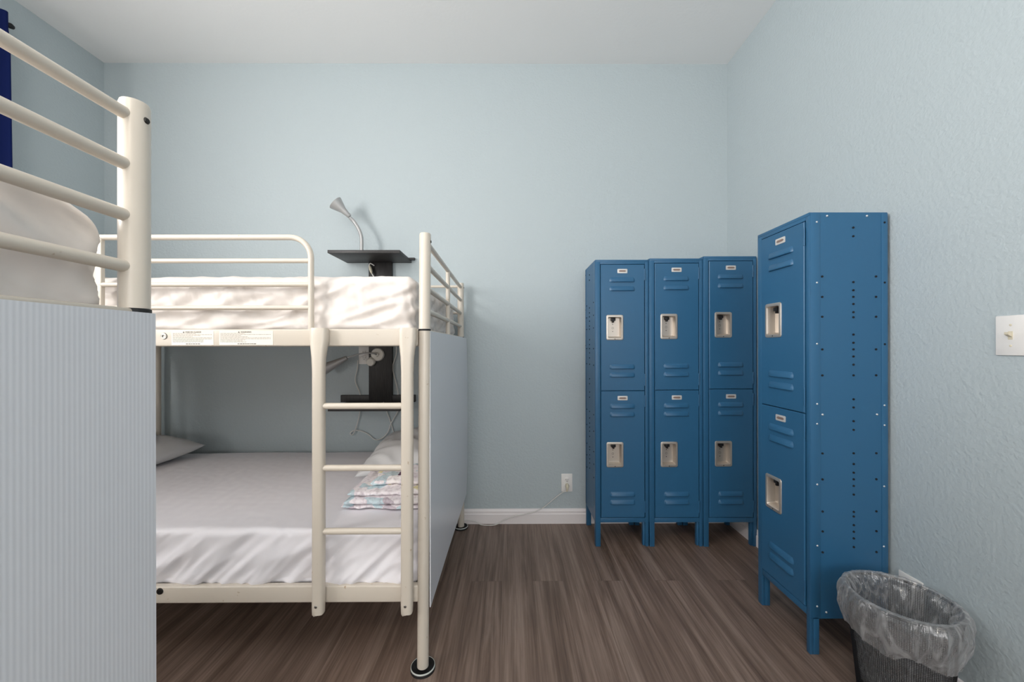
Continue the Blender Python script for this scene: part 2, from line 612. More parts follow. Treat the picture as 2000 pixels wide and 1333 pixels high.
def window(name, axis):
    m = MB()
    if axis == 'x':
        a, b, p = (WY0, WZ0), (WY1, WZ1), XL - 0.06
        P = lambda u, v, w: (p + w, u, v)
    else:
        a, b, p = (NX0, NZ0), (NX1, NZ1), YN - 0.06
        P = lambda u, v, w: (u, p + w, v)
    f = 0.05
    for (u0, v0, u1, v1) in ((a[0], a[1], b[0], a[1] + f), (a[0], b[1] - f, b[0], b[1]), (a[0], a[1] + f, a[0] + f, b[1] - f),
                             (b[0] - f, a[1] + f, b[0], b[1] - f), ((a[0] + b[0]) / 2 - 0.02, a[1] + f, (a[0] + b[0]) / 2 + 0.02, b[1] - f)):
        p0, p1 = P(u0, v0, -0.02), P(u1, v1, 0.02)
        m.box([min(x, y) for x, y in zip(p0, p1)], [max(x, y) for x, y in zip(p0, p1)], 0.004)
    o = struct(m.build(name, M['trim']))
    g = MB()
    p0, p1 = P(a[0] + f, a[1] + f, -0.003), P(b[0] - f, b[1] - f, 0.003)
    g.box([min(x, y) for x, y in zip(p0, p1)], [max(x, y) for x, y in zip(p0, p1)])
    g.build('window_pane', M['glass'], o, smooth=False)


window('window_1', 'x')
window('added_fill_window', 'y')  # frame and pane of the added near-wall opening, made for the fill


def baseboard(name, p0, p1, n):
    """profile swept from p0 to p1, n points into the room"""
    prof = [(0, 0), (0.014, 0), (0.014, 0.062), (0.0105, 0.068), (0.0105, 0.082), (0.006, 0.093), (0, 0.096)]
    m = MB()
    P0, P1, N = Vector((*p0, 0)), Vector((*p1, 0)), Vector((*n, 0))
    m.rings([[P + N * d + Vector((0, 0, z)) for d, z in prof] for P in (P0, P1)])
    return struct(m.build(name, M['trim'], smooth=False))


baseboard('baseboard_far', (XL, YF), (XR, YF), (0, -1))
baseboard('baseboard_right', (XR, YN), (XR, YF), (-1, 0))
baseboard('baseboard_left', (XL, YN), (XL, YF), (1, 0))


# ------------------------------------------------------------------ lockers
LW, LD, LH = 0.3095, 0.290, 1.676


def make_locker():
    t = empty('locker', (0, 0, 0))
    B = M['blue']
    z0 = 0.141
    # front frame with its legs
    m = MB()
    m.box((0, 0, 0), (0.0285, 0.012, LH - 0.012), 0.0015)
    m.box((0.2905, 0, 0), (LW, 0.012, LH - 0.012), 0.0015)
    m.box((0.0285, 0, LH - 0.0255), (0.2905, 0.012, LH - 0.012), 0.001)
    m.box((0.0285, 0, z0), (0.2905, 0.012, z0 + 0.0265), 0.001)
    m.box((0.0285, 0.0115, 0.896), (0.2905, 0.020, 0.924), 0.001)
    m.build('front_frame', B, t)
    for x0 in (0, LW - 0.030):
        for y0 in (0.012, LD - 0.022):
            m = MB()
            m.box((x0, y0, 0), (x0 + 0.030, y0 + 0.022, z0), 0.001)
            m.build('leg', B, t)
    for k, x0 in enumerate((0.0, LW - 0.0012)):
        m = MB()
        m.box((x0, 0.012, z0 - 0.005), (x0 + 0.0012, LD, LH - 0.0004))
        xo = LW if k else 0.0
        sg = 1 if k else -1
        # folded front and back flanges, a little proud of the sheet
        for ya, yb in ((0.002, 0.038), (LD - 0.023, LD)):
            m.box((min(xo, xo + sg * 0.0016), ya, z0 - 0.001), (max(xo, xo + sg * 0.0016), yb, LH - 0.004), 0.0005)
        # punched holes
        S = 518.0
        hz = lambda py: CAM_Z - (py - 678) / S + 0.0

        def hole(px, py):
            y = (px - 1580) / 160 * LD
            mm = Matrix.Translation((xo + sg * 0.0002, y, hz(py)))
            m.lathe([(0.0001, 0.0022 * sg), (0.0040, 0.0022 * sg), (0.0040, 0)], mm.translation, (1, 0, 0), 10, 1)
        for py in (445, 462, 552, 568, 581, 595, 611, 621, 655, 671, 684, 698, 714, 735, 782, 798, 825, 842, 888, 909, 926, 939, 952, 969, 1003, 1012, 1029, 1042, 1055, 1072):
            hole(1669.5, py)
        for px in (1605.5, 1716):
            for py in (541, 581, 620, 684, 735, 888, 939, 1002, 1041, 1082):
                hole(px, py)
        for py in (435, 553, 674):
            hole(1733.5, py)
        m.build('side_panel', [B, M['hole']], t)
    m = MB(); m.box((0.0013, 0, LH - 0.012), (LW - 0.0013, LD, LH), 0.0005); m.build('top_panel', B, t)
    m = MB(); m.box((0.001, LD - 0.001, z0), (LW - 0.001, LD, LH - 0.012)); m.build('back_panel', B, t)
    m = MB(); m.box((0.001, 0.012, z0), (LW - 0.001, LD - 0.001, z0 + 0.002)); m.build('bottom_panel', B, t)
    m = MB(); m.box((0.001, 0.014, 0.908), (LW - 0.001, LD - 0.001, 0.910)); m.build('tier_shelf', B, t)
    # doors
    dx0, dx1 = 0.034, 0.284
    for (dz0, dz1, hz0, hz1, plate, louv) in ((0.914, 1.645, 1.206, 1.354, 1.609, (1.559, 1.507, 1.052, 1.004)),
                                              (0.173, 0.906, 0.464, 0.612, 0.868, (0.822, 0.774, 0.308, 0.262))):
        hx0, hx1 = 0.062, 0.162
        m = MB()
        y0, y1 = -0.004, 0.010
        i0, i1, j0, j1 = hx0 + 0.010, hx1 - 0.010, hz0 + 0.010, hz1 - 0.010
        # door sheet around the latch opening
        o = [(dx0, dz0), (dx1, dz0), (dx1, dz1), (dx0, dz1)]
        q = [(i0, j0), (i1, j0), (i1, j1), (i0, j1)]
        bm = m.bm
        of = [bm.verts.new((x, y0, z)) for x, z in o]
        e = 0.0025
        ofo = [bm.verts.new((x + (-e if x == dx0 else e), y0 + e, z + (-e if z == dz0 else e))) for x, z in o]
        ob = [bm.verts.new((x + (-e if x == dx0 else e), y1, z + (-e if z == dz0 else e))) for x, z in o]
        qf = [bm.verts.new((x, y0, z)) for x, z in q]
        qb = [bm.verts.new((x, y1, z)) for x, z in q]
        for i in range(4):
            j = (i + 1) % 4
            bm.faces.new((of[i], of[j], qf[j], qf[i]))
            bm.faces.new((of[j], of[i], ofo[i], ofo[j]))
            bm.faces.new((ofo[j], ofo[i], ob[i], ob[j]))
            bm.faces.new((qf[i], qf[j], qb[j], qb[i]))
            bm.faces.new((ob[i], qb[i], qb[j], ob[j]))
        # pressed louvres: hoods that open downwards
        for lz in louv:
            lx0, lx1, hh, dp = 0.082, 0.230, 0.027, 0.0095
            pts = []
            N = 7
            for i in range(N):
                a = i / (N - 1) * pi / 2
                pts.append((dp * sin(a), hh / 2 - hh * (1 - cos(a))))
            pts = [(0, hh / 2), (dp * 0.45, hh * 0.3), (dp * 0.85, -0.02 * hh), (dp, -hh * 0.38), (dp * 0.8, -hh * 0.5), (0.0, -hh * 0.5)]
            rings = []
            for (x, k) in ((lx0, 0.02), (lx0 + 0.006, 0.55), (lx0 + 0.014, 1), (lx1 - 0.014, 1), (lx1 - 0.006, 0.55), (lx1, 0.02)):
                rings.append([(x, y0 - d * k + 0.0002, lz + (z if k > 0.5 else z * 0.55 - hh * 0.15)) for d, z in pts])
            m.rings(rings)
        d = m.build('door', B, t, angle=28)
        # recessed steel latch cup
        m = MB()
        bm = m.bm

        def rr(x0, x1, z0_, z1, r, y, n=5):
            P = []
            for cx, cz, a0 in ((x1 - r, z1 - r, 0), (x0 + r, z1 - r, pi / 2), (x0 + r, z0_ + r, pi), (x1 - r, z0_ + r, 3 * pi / 2)):
                for k in range(n):
                    a = a0 + k / (n - 1) * pi / 2
                    P.append(Vector((cx + r * cos(a), y, cz + r * sin(a))))
            return P
        m.rings([rr(hx0, hx1, hz0, hz1, 0.010, y0 + 0.0005), rr(hx0 + 0.001, hx1 - 0.001, hz0 + 0.001, hz1 - 0.001, 0.010, y0 - 0.0030),
                 rr(hx0 + 0.004, hx1 - 0.004, hz0 + 0.004, hz1 - 0.004, 0.009, y0 - 0.0042),
                 rr(hx0 + 0.011, hx1 - 0.011, hz0 + 0.013, hz1 - 0.013, 0.006, y0 - 0.0036),
                 rr(hx0 + 0.013, hx1 - 0.013, hz0 + 0.016, hz1 - 0.015, 0.005, y0 + 0.002),
                 rr(hx0 + 0.016, hx1 - 0.016, hz0 + 0.022, hz1 - 0.017, 0.004, y0 + 0.030)], True, False, True)
        cup = m.build('latch_cup', M['latch'], d)
        xc = (hx0 + hx1) / 2 - 0.004
        m = MB()
        m.box((xc - 0.013, y0 + 0.010, hz1 - 0.034), (xc + 0.012, y0 + 0.029, hz1 - 0.018), 0.002)
        m.box((xc - 0.005, y0 + 0.012, hz1 - 0.044), (xc + 0.005, y0 + 0.029, hz1 - 0.030), 0.002)
        lc = m.build('latch', M['black'], d)
        for (sx, sz, sy) in ((xc, hz1 - 0.054, 0.0305), (xc, hz1 - 0.096, 0.0305), (xc + 0.004, hz0 + 0.007, -0.0037)):
            m = MB()
            m.lathe([(0.0001, -0.0012), (0.0022, -0.0012), (0.0030, 0)], (sx, y0 + sy, sz), (0, 1, 0), 10)
            m.build('latch_screw', M['bolt'], d)
        m = MB()
        m.lathe([(0.0050, 0), (0.0055, -0.0008), (0.0062, 0)], (xc, y0 + 0.030, hz1 - 0.076), (0, 1, 0), 14)
        m.build('latch_ring', M['bolt'], d)
        # number plate: frame with an inlay that tapers to points
        m = MB()
        pz = plate
        m.rings([rr(0.128, 0.186, pz - 0.0125, pz + 0.0125, 0.004, y0 + 0.0002), rr(0.128, 0.186, pz - 0.0125, pz + 0.0125, 0.004, y0 - 0.0018),
                 rr(0.130, 0.184, pz - 0.0105, pz + 0.0105, 0.003, y0 - 0.0022)], True, True, True)
        m.prism([(0.134, y0 - 0.0021, pz), (0.142, y0 - 0.0021, pz - 0.005), (0.172, y0 - 0.0021, pz - 0.005), (0.180, y0 - 0.0021, pz),
                 (0.172, y0 - 0.0021, pz + 0.005), (0.142, y0 - 0.0021, pz + 0.005)], (0, -0.0005, 0), 1)
        m.build('number_plate', [M['nameplate'], M['namedark']], d)
        for zz in (dz1 - 0.055, dz0 + 0.060):
            m = MB()
            m.tube([(dx1 + 0.0030, y0 + 0.0012, zz - 0.034), (dx1 + 0.0030, y0 + 0.0012, zz + 0.034)], 0.0030, 10)
            for kz in (-0.012, 0.012):
                m.tube([(dx1 + 0.0030, y0 + 0.0012, zz + kz - 0.0008), (dx1 + 0.0030, y0 + 0.0012, zz + kz + 0.0008)], 0.0035, 10)
            m.build('hinge', B, d)
    return t


lk = make_locker()
lk2, lk3, lk4 = dup(lk), dup(lk), dup(lk)
G = 'blue steel two-tier lockers'
x_first = at(1163, 700, 2.239)[0]
pitch = (XR - 0.004 - x_first) / 3
for i, (o, dy, sz, lab) in enumerate(((lk, 0.0, 1.0, 'blue two-door locker beside the wall outlet, leftmost of the row on the far wall'),
                                      (lk2, -0.004, 1.004, 'middle one of the three blue two-door lockers along the far wall'),
                                      (lk3, -0.008, 1.011, 'blue two-door locker in the far right corner, partly behind the nearer locker'))):
    o.location = (x_first + pitch * i, YF - 0.0155 - LD + dy, 0)
    o.scale = (1, 1, sz)
    tag(o, lab, 'locker', G)
# the nearer locker stands against the right wall and faces left
lk4.rotation_euler = (0, 0, -pi / 2)
near_x = at(1581, 420, 1.448)[0]
lk4.scale = (0.305 / LW, (XR - 0.016 - near_x) / LD, 1.0)
lk4.location = (near_x, 1.448 + 0.305, 0)
tag(lk4, 'large nearer blue locker against the right wall, its riveted side facing the room', 'locker', G)
for (px, py) in ((1594.6, 434), (1594.6, 553), (1594.6, 673), (1594.6, 791), (1594.6, 830), (1594.6, 949), (1594.6, 1069), (1594, 1188),
                 (1616, 422), (1698, 422), (1606, 812), (1733, 794), (1733, 833), (1718, 812), (1732, 953), (1731, 1071), (1613, 1200)):
    y = (px - 1580) / 160 * LD
    z = CAM_Z - (py - 678) / 518.0
    m = MB()
    m.lathe([(0.0001, 0.0042), (0.0022, 0.0036), (0.0038, 0.0018), (0.0042, 0)], (LW, y, z), (1, 0, 0), 12)
    r = m.build('rivet', M['rivet'], lk4)
    r['label'] = 'shiny zinc rivet head'


# ------------------------------------------------------------------ bunk beds
BL, BW, BH = 1.95, 1.085, 1.58
UR0, UR1 = 1.172, 1.233       # upper side rail
LR0, LR1 = 0.250, 0.310       # lower side rail
ER = (1.553, 1.470, 1.386, 1.302)


def make_bed(root_loc, s, lean, detail):
    """local: x = 0 at the right end frame, -BL at the left; y = 0 the ladder side, s * BW the other side"""
    t = empty('bunk_bed', root_loc)
    C = M['cream_worn']
    r = 0.0205

    def lx(z):
        return lean * (z / BH)
    for (x, y, le) in ((0, 0, 1), (0, BW * s, 0), (-BL, 0, 0), (-BL, BW * s, 0)):
        m = MB()
        k = 1 if le else 0
        m.tube([(x, y, 0.012), (x + k * lx(0.8), y, 0.8), (x + k * lx(BH), y, BH - 0.006), (x + k * lx(BH), y, BH - 0.001), (x + k * lx(BH), y, BH)],
               [r, r, r, r * 0.93, r * 0.6], 24)
        p = m.build('post', C, t)
        m = MB()
        m.lathe([(0.001, 0.004), (0.030, 0.004), (0.037, 0.009), (0.0405, 0.014), (0.0425, 0.014), (0.044, 0.0), (0.001, 0.0)], (x, y, 0), seg=36, mi=0)
        m.lathe([(0.0405, 0.0135), (0.0420, 0.0150), (0.0432, 0.0138), (0.0436, 0.0100)], (x, y, 0), seg=36, mi=1)
        c = m.build('foot_cup', [M['black_cap'], M['felt']], p)
        c['label'] = 'black floor cup with a pale rim'
        if x == 0:
            m = MB(); m.lathe([(r, 0), (r + 0.0012, 0.001), (r + 0.0012, 0.006), (r, 0.007)], (x + k * lx(1.23), y, 1.2265), seg=24)
            m.build('joint_ring', M['black_cap'], p)
            m = MB()
            m.lathe([(0.0001, 0.0022), (0.004, 0.002), (0.0055, 0)], (x + k * lx(BH) + 0.0202, y, BH - 0.030), (1, 0, 0), 14)
            m.build('bolt', M['bolt'], p)
    # end frames
    for ex in (0, -BL):
        k = 1 if ex == 0 else 0
        for z in ER + (0.80, 0.635, 0.475):
            m = MB()
            ya, yb = (0.012 * s, (BW - 0.012) * s)
            m.tube([(ex + k * lx(z), ya, z), (ex, yb, z)], 0.0102, 16)
            m.build('end_rail', C, t)
        m = MB()
        m.tube([(ex + k * lx(BH) * 0.5, BW * 0.5 * s, 0.28), (ex + k * lx(BH) * 0.5, BW * 0.5 * s, ER[0])], 0.0110, 16)
        m.build('end_upright', C, t)
        for z0, z1 in ((UR0, UR1), (LR0, LR1)):
            m = MB()
            y0, y1 = sorted((0.0, BW * s))
            m.box((ex - 0.012 + k * 0.004, y0 + 0.01, z0 + 0.005), (ex + 0.012 + k * 0.004, y1 - 0.01, z1), 0.004)
            m.build('end_beam', C, t)
    # long side rails
    for y in (0, BW * s):
        for z0, z1 in ((UR0, UR1), (LR0, LR1)):
            m = MB()
            m.box((-BL + 0.015, y - 0.013, z0), (-0.014, y + 0.013, z1), 0.005, seg=3)
            sr = m.build('side_rail', C, t)
            if y == 0 and detail:
                bz = at(320, 657, 1.38)[1] if z0 == UR0 else at(312, 1156, 1.38)[1]
                bx_ = (at(320, 657, 1.38)[0] if z0 == UR0 else at(312, 1156, 1.38)[0]) - root_loc[0]
                m = MB()
                m.lathe([(0.0001, 0.0005), (0.0040, 0.0010), (0.0045, 0.0035), (0.0105, 0.0030), (0.0120, 0)], (bx_, -0.013 * s, bz), (0, -s, 0), 20, 0 if z0 == UR0 else 1)
                m.build('bolt', [M['steel'], M['bolt']], sr)
    # slatted bases
    for z0 in (UR0 + 0.012, LR0 + 0.012):
        m = MB()
        y0, y1 = sorted((0.016 * s, (BW - 0.016) * s))
        for i in range(19):
            x = -BL + 0.06 + i * (BL - 0.16) / 18
            m.box((x, y0, z0), (x + 0.068, y1, z0 + 0.016), 0.003)
        for y in (y0 + 0.02, (y0 + y1) / 2, y1 - 0.045):
            m.box((-BL + 0.05, y, z0 + 0.016), (-0.02, y + 0.03, z0 + 0.0185))
        m.build('slatted_base', M['slat'], t)
    # guard rails: the ladder side stops short of the right post, the far side runs its full length
    gx = -0.402
    gz = (1.566, 1.481, 1.395, 1.311)
    tr = 0.0100
    y = -0.0 * s
    m = MB()
    path = arc_path([(-BL, y, gz[0]), (gx, y, gz[0]), (gx, y, UR1 - 0.01)], 0.075, 10)
    m.tube(path, tr, 16)
    m.build('guard_frame', C, t)
    m = MB(); m.box((-1.180, y - 0.008, UR1 - 0.005), (-1.150, y + 0.008, gz[0]), 0.004); m.build('guard_upright', C, t)
    for z in gz[1:]:
        m = MB(); m.tube([(-BL, y, z), (gx - 0.004, y, z)], 0.0085, 14); m.build('guard_rung', C, t)
    if s > 0:
        for z in gz[:1] + gz[2:3]:
            m = MB(); m.tube([(-BL, BW * s, z - 0.008), (0, BW * s, z - 0.008)], 0.0085, 14); m.build('guard_rung', C, t)
        m = MB(); m.box((-BL / 2 - 0.012, BW * s - 0.007, UR1 - 0.005), (-BL / 2 + 0.012, BW * s + 0.007, gz[0]), 0.003); m.build('guard_upright', C, t)
    # ladder: flattened stiles that flare into hooks over the upper rail
    YF_ = -0.031 * s
    rows = [(1.236, .0295, .018, 0), (1.225, .0305, .020, 0), (1.19, .0300, .021, 0), (1.165, .0265, .020, -.002), (1.13, .0225, .018, -.004),
            (1.08, .0205, .017, -.004), (0.8, .0205, .017, -.004), (0.5, .0205, .017, -.004), (0.26, .0205, .017, -.006), (0.232, .0195, .017, -.006), (0.222, .016, .012, -.006)]
    for (xt, xb) in ((-0.3565, -0.3585), (-0.0445, -0.0475)):
        m = MB()
        rings = []
        for z, hw, hd, oy in rows:
            f = (z - 0.222) / (1.236 - 0.222)
            cx = xb + (xt - xb) * f
            ring = []
            for k in range(24):
                a = 2 * pi * k / 24
                ca, sa = cos(a), sin(a)
                p = 0.62
                ring.append((cx + hw * math.copysign(abs(ca) ** p, ca), YF_ + oy * s + hd * math.copysign(abs(sa) ** p, sa) * s,
                             z + (0.012 * (cos(a) * 0.5 + 0.5) if z < 0.23 else 0)))
            rings.append(ring)
        m.rings(rings)
        st = m.build('ladder_stile', C, t)
        m = MB()
        m.lathe([(0.0001, 0.0022), (0.0040, 0.0020), (0.0055, 0)], (xb - 0.002, YF_ - 0.0225 * s, 0.262), (0, -s, 0), 14)
        m.build('bolt', M['steel'], st)
    for z in (0.9605, 0.742, 0.519):
        m = MB()
        m.tube([(-0.350, YF_ - 0.006 * s, z), (-0.343, YF_ - 0.006 * s, z), (-0.330, YF_ - 0.006 * s, z), (-0.072, YF_ - 0.006 * s, z), (-0.059, YF_ - 0.006 * s, z), (-0.052, YF_ - 0.006 * s, z)],
               [.0075, .0085, .0112, .0112, .0085, .0075], 16)
        m.build('ladder_rung', C, t)
    # corrugated plastic screen tied to the outside of the end frame
    m = MB()
    n = 16
    for zz in (0,):
        rings = []
        y0, y1 = (-0.003, BW + 0.022) if s > 0 else (-0.010, BW + 0.02)
        for i in range(n + 1):
            f = i / n
            yy = (y0 + (y1 - y0) * f) * s
            ring = []
            for (dx, z) in [(0.0, 0.226), (0.0, 0.45), (0.0, 0.73), (0.0, 1.0), (0.0, 1.226), (0.004, 1.226), (0.004, 1.0), (0.004, 0.73), (0.004, 0.45), (0.004, 0.226)]:
                bow = 0.012 * sin(f * pi / 2) ** 3 * (1 if s > 0 else 0) * (0.6 + 0.5 * sin((z - 0.2) / 1.0 * pi))
                if s > 0 and f > 0.97 and z < 0.44:
                    yy2 = yy - 0.03 * s if z < 0.3 else yy
                else:
                    yy2 = yy
                ring.append((0.0255 + dx + bow, yy2, z))
            rings.append(ring)
        m.rings(rings)
    m.build('end_screen', M['panel'], t, angle=30)
    return t


FX, _ = at(826, 1300, 1.394)
far_bed = make_bed((FX, 1.394, 0), 1, 0.011, True)
tag(far_bed, 'cream metal bunk bed along the far wall with ladder and end screen facing the lockers', 'bunk bed', 'cream metal bunk beds')
NXp, _ = at(259, 605, 0.65)
near_bed = make_bed((NXp, 0.65, 0), -1, 0.004, False)
tag(near_bed, 'nearest cream metal bunk bed at the left edge, screened by large ribbed plastic', 'bunk bed', 'cream metal bunk beds')
# bolt seen on the room-facing side of the near post
m = MB()
for p in children_of(far_bed):
    pass

# warning labels on the upper rail of the far bed
yl = -0.0136


def label_strip(x0px, x1px, title, tx, seed, body_w):
    rnd = random.Random(seed)
    x0 = at(x0px, 655, 1.38)[0] - FX
    x1 = at(x1px, 655, 1.38)[0] - FX
    z0, z1 = 1.1765, 1.2275
    m = MB()
    m.box((x0, yl, z0), (x1, yl + 0.0004, z1), mi=0)
    # illegible small print: broken lines of words
    z = z1 - 0.0105
    li = 0
    while z > z0 + 0.010:
        x = x0 + 0.004
        end = x0 + (x1 - x0) * (0.96 if li in (1, 4, 5) else rnd.uniform(*body_w))
        while x < end:
            w = rnd.uniform(0.003, 0.012)
            m.box((x, yl - 0.0002, z), (min(x + w, end), yl, z + 0.0016), mi=1)
            x += w + 0.0014
        z -= 0.0038
        li += 1
    x = x0 + (x1 - x0) * 0.34
    while x < x0 + (x1 - x0) * 0.66:
        w = rnd.uniform(0.004, 0.010)
        m.box((x, yl - 0.0002, z0 + 0.003), (x + w, yl, z0 + 0.0055), mi=2)
        x += w + 0.0016
    o = m.build('warning_label', [M['sticker'], M['ink_light'], M['ink']], far_bed, smooth=False)
    xt = x0 + (x1 - x0) * tx
    m = MB()
    m.prism([(xt - 0.010, yl - 0.0002, z1 - 0.0072), (xt - 0.003, yl - 0.0002, z1 - 0.0072), (xt - 0.0065, yl - 0.0002, z1 - 0.0015)], (0, -0.0001, 0))
    m.build('warning_triangle', M['ink'], o, smooth=False)
    text_mesh('label_title', title, 0.0080, M['ink'], o, (xt, yl - 0.0004, z1 - 0.0072))


label_strip(335, 417, 'MISE EN GARDE', 0.33, 3, (0.45, 0.95))
label_strip(428, 533, 'WARNING', 0.40, 5, (0.35, 0.55))

# flush ceiling light of the room, behind the viewer
t = empty('ceiling_light', (-0.45, -1.15, ZC - 0.001))
tag(t, 'round white flush ceiling light behind the viewer', 'ceiling light')
m = MB(); m.lathe([(0.17, 0), (0.17, -0.03), (0.155, -0.035)], seg=40); m.build('light_rim', M['plate'], t)
gm = mat('lit_opal_glass', (1, 1, 1), 0.3)
gb = gm.node_tree.nodes['Principled BSDF']
gb.inputs['Emission Color'].default_value = (1.0, 0.9, 0.78, 1)
gb.inputs['Emission Strength'].default_value = 62.0
m = MB(); m.lathe([(0.155, -0.033), (0.140, -0.060), (0.10, -0.085), (0.05, -0.097), (0.001, -0.100)], seg=40); m.build('opal_shade', gm, t)


# ------------------------------------------------------------------ mattresses and bedding
def wr_upper(p, n):
    """gathered satin cover: folds that run down the sides, slack across the top"""
    side = 1 - abs(n.z)
    v = Vector((p.x, p.y, p.z))
    h = (1.405 - p.z) / 0.2
    a = noise.noise(Vector((p.x * 7 + p.z * 5 + p.y * 7, p.z * 4, 1.7))) * 0.010 * side
    a += (ridged(Vector((p.x * 20 + p.y * 20 + p.z * 18, p.z * 6, 4.2))) - 0.6) * 0.007 * side
    a += (ridged(Vector((p.x * 8 + p.y * 8 - p.z * 22, p.z * 9 + p.x * 3, 9.4))) - 0.6) * 0.012 * side
    a += (ridged(Vector((p.x * 38 + p.y * 38 + p.z * 8, p.z * 9, 3.4))) - 0.6) * 0.0040 * side * max(0.0, min(1, (p.z - 1.27) / 0.08))
    a += noise.noise(v * 5) * 0.006 + noise.noise(v * 16) * 0.004
    a += noise.noise(v * 40) * 0.0020
    return a


fx0 = FX
um = soft_box((-BL + 0.04, 0.028, 0), (-0.032, BW - 0.03, 0.226), 0.040, 0.0085, lambda p, n: wr_upper(p + Vector((0, 0, 1.21)), n) - 0.004, 'mattress', M['sheet'])
um.location = (FX, 1.394, 1.212)
tag(um, 'mattress in wrinkled white cover on the far bed, level with the guard rail', 'mattress', 'bunk mattresses')


def near_shape(p):
    # the corner by the post is rounded down and the cover pulls in towards the bed base
    k = max(0.0, 1 - max(0.0, -p.y - 0.012) / 0.13)
    h = min(1.0, max(0.0, p.z / 0.21))
    p = p.copy()
    p.z -= 0.050 * k * k * h
    kk = max(0.0, 1 - max(0.0, -p.y) / 0.06)
    p.y += kk * (0.012 * h - 0.014 * (1 - h))
    return p


def wr_near(p, n):
    side = 1 - abs(n.z)
    q = p.y * 0.9 + p.z * 1.3
    r = p.y * 1.4 - p.z * 0.8
    a = (ridged(Vector((q * 7, r * 1.8, 2.2))) - 0.6) * 0.016 * side
    a += (ridged(Vector((q * 15, r * 4, 6.2))) - 0.6) * 0.008 * side
    a += (ridged(Vector((r * 10, q * 3, 1.2))) - 0.6) * 0.006 * side
    a += noise.noise(p * 6) * 0.007 + noise.noise(p * 25) * 0.002
    return a - 0.002


nm = soft_box((-BL + 0.04, -BW + 0.03, 0), (-0.028, -0.008, 0.205), 0.030, 0.009, wr_near, 'mattress', M['sheet'], pre=near_shape)
nm.location = (NXp, 0.65, 1.212)
tag(nm, 'mattress in slack white cover bulging behind the nearest bed rails at the left edge', 'mattress', 'bunk mattresses')


def wr_lower(p, n):
    side = max(0.0, -n.y)
    top = max(0.0, n.z)
    h = (0.22 - p.z) / 0.22
    u = p.x * 0.8 - p.z * 0.9
    a = (ridged(Vector((u * 13, (p.x + p.z) * 2.2, 3.3))) - 0.6) * 0.015 * side * (0.35 + h)
    a += (ridged(Vector((u * 27 + 5, (p.x + p.z) * 4, 8.3))) - 0.6) * 0.009 * side * (0.4 + h)
    a += noise.noise(Vector((p.x * 6, p.y * 6, p.z * 6))) * 0.006 * side
    a += noise.noise(Vector((p.x * 2.5, p.y * 2.5, 1.0))) * 0.006 * top
    a += (ridged(Vector((u * 20, p.y * 5, 2))) - 0.6) * 0.0022 * top * math.exp(-((p.y) / 0.12) ** 2)
    a += noise.noise(p * 30) * 0.0010
    return a


lm = soft_box((-BL + 0.03, 0.004, 0), (-0.018, BW - 0.03, 0.205), 0.024, 0.009, wr_lower, 'mattress', M['linen'])
lm.location = (FX, 1.394, 0.2975)
tag(lm, 'mattress with fitted pale grey sheet on the bottom bunk behind the ladder', 'mattress', 'bunk mattresses')


def make_pillow(name, L_, W_, H_, loc, rot, material, seed, droop=0.0):
    nx, ny = 56, 44
    bm = bmesh.new()
    grid = {}
    for sgn in (1, -1):
        for i in range(nx + 1):
            for j in range(ny + 1):
                u, v = i / nx * 2 - 1, j / ny * 2 - 1
                edge = i in (0, nx) or j in (0, ny)
                if edge and sgn < 0:
                    grid[(sgn, i, j)] = grid[(1, i, j)]
                    continue
                prof = (max(0, 1 - abs(u) ** 3.0) * max(0, 1 - abs(v) ** 3.0)) ** 0.55
                pin = 1 - 0.07 * (1 - prof)
                x = u * L_ / 2 * (1 - 0.05 * (1 - abs(u)) * 0 - 0.05 * (1 - v * v) * abs(u) ** 4)
                y = v * W_ / 2 * (1 - 0.05 * (1 - u * u) * abs(v) ** 4)
                z = sgn * H_ / 2 * prof * (1 if sgn > 0 else 0.75)
                w = noise.noise(Vector((x * 9, y * 9, seed))) * 0.010 + (ridged(Vector((x * 11 + y * 6, y * 8, seed + 3))) - 0.6) * 0.008
                z += w * min(1, prof * 1.5) * (1 if sgn > 0 else 0.2)
                z -= droop * abs(u) ** 2
                grid[(sgn, i, j)] = bm.verts.new((x, y, z))
    for sgn in (1, -1):
        for i in range(nx):
            for j in range(ny):
                q = [grid[(sgn, i, j)], grid[(sgn, i + 1, j)], grid[(sgn, i + 1, j + 1)], grid[(sgn, i, j + 1)]]
                bm.faces.new(q if sgn > 0 else q[::-1])
    zmin = min(v.co.z for v in bm.verts)
    me = bpy.data.meshes.new(name)
    bm.to_mesh(me); bm.free()
    me.shade_smooth()
    me.materials.append(material)
    o = bpy.data.objects.new(name, me)
    COL.objects.link(o)
    o.location = loc
    o.rotation_euler = rot
    return o


pl = make_pillow('pillow', 0.44, 0.62, 0.180, (-2.135, 2.10, 0.572), (0, radians(2), radians(-7)), M['pillow'], 1.3)
tag(pl, 'smooth light grey pillow on the bottom bunk beside the near plastic screen', 'pillow', 'bottom bunk pillows')
pr = make_pillow('pillow', 0.42, 0.60, 0.15, (-0.565, 2.17, 0.590), (radians(5), radians(-7), radians(3)), M['pillow'], 6.1)
tag(pr, 'rumpled grey pillow at the right end of the bottom bunk, behind the patterned bedding', 'pillow', 'bottom bunk pillows')

# folded patchwork bedding: layers of folded cloth piled on each other
m = MB()
bz = 0.0


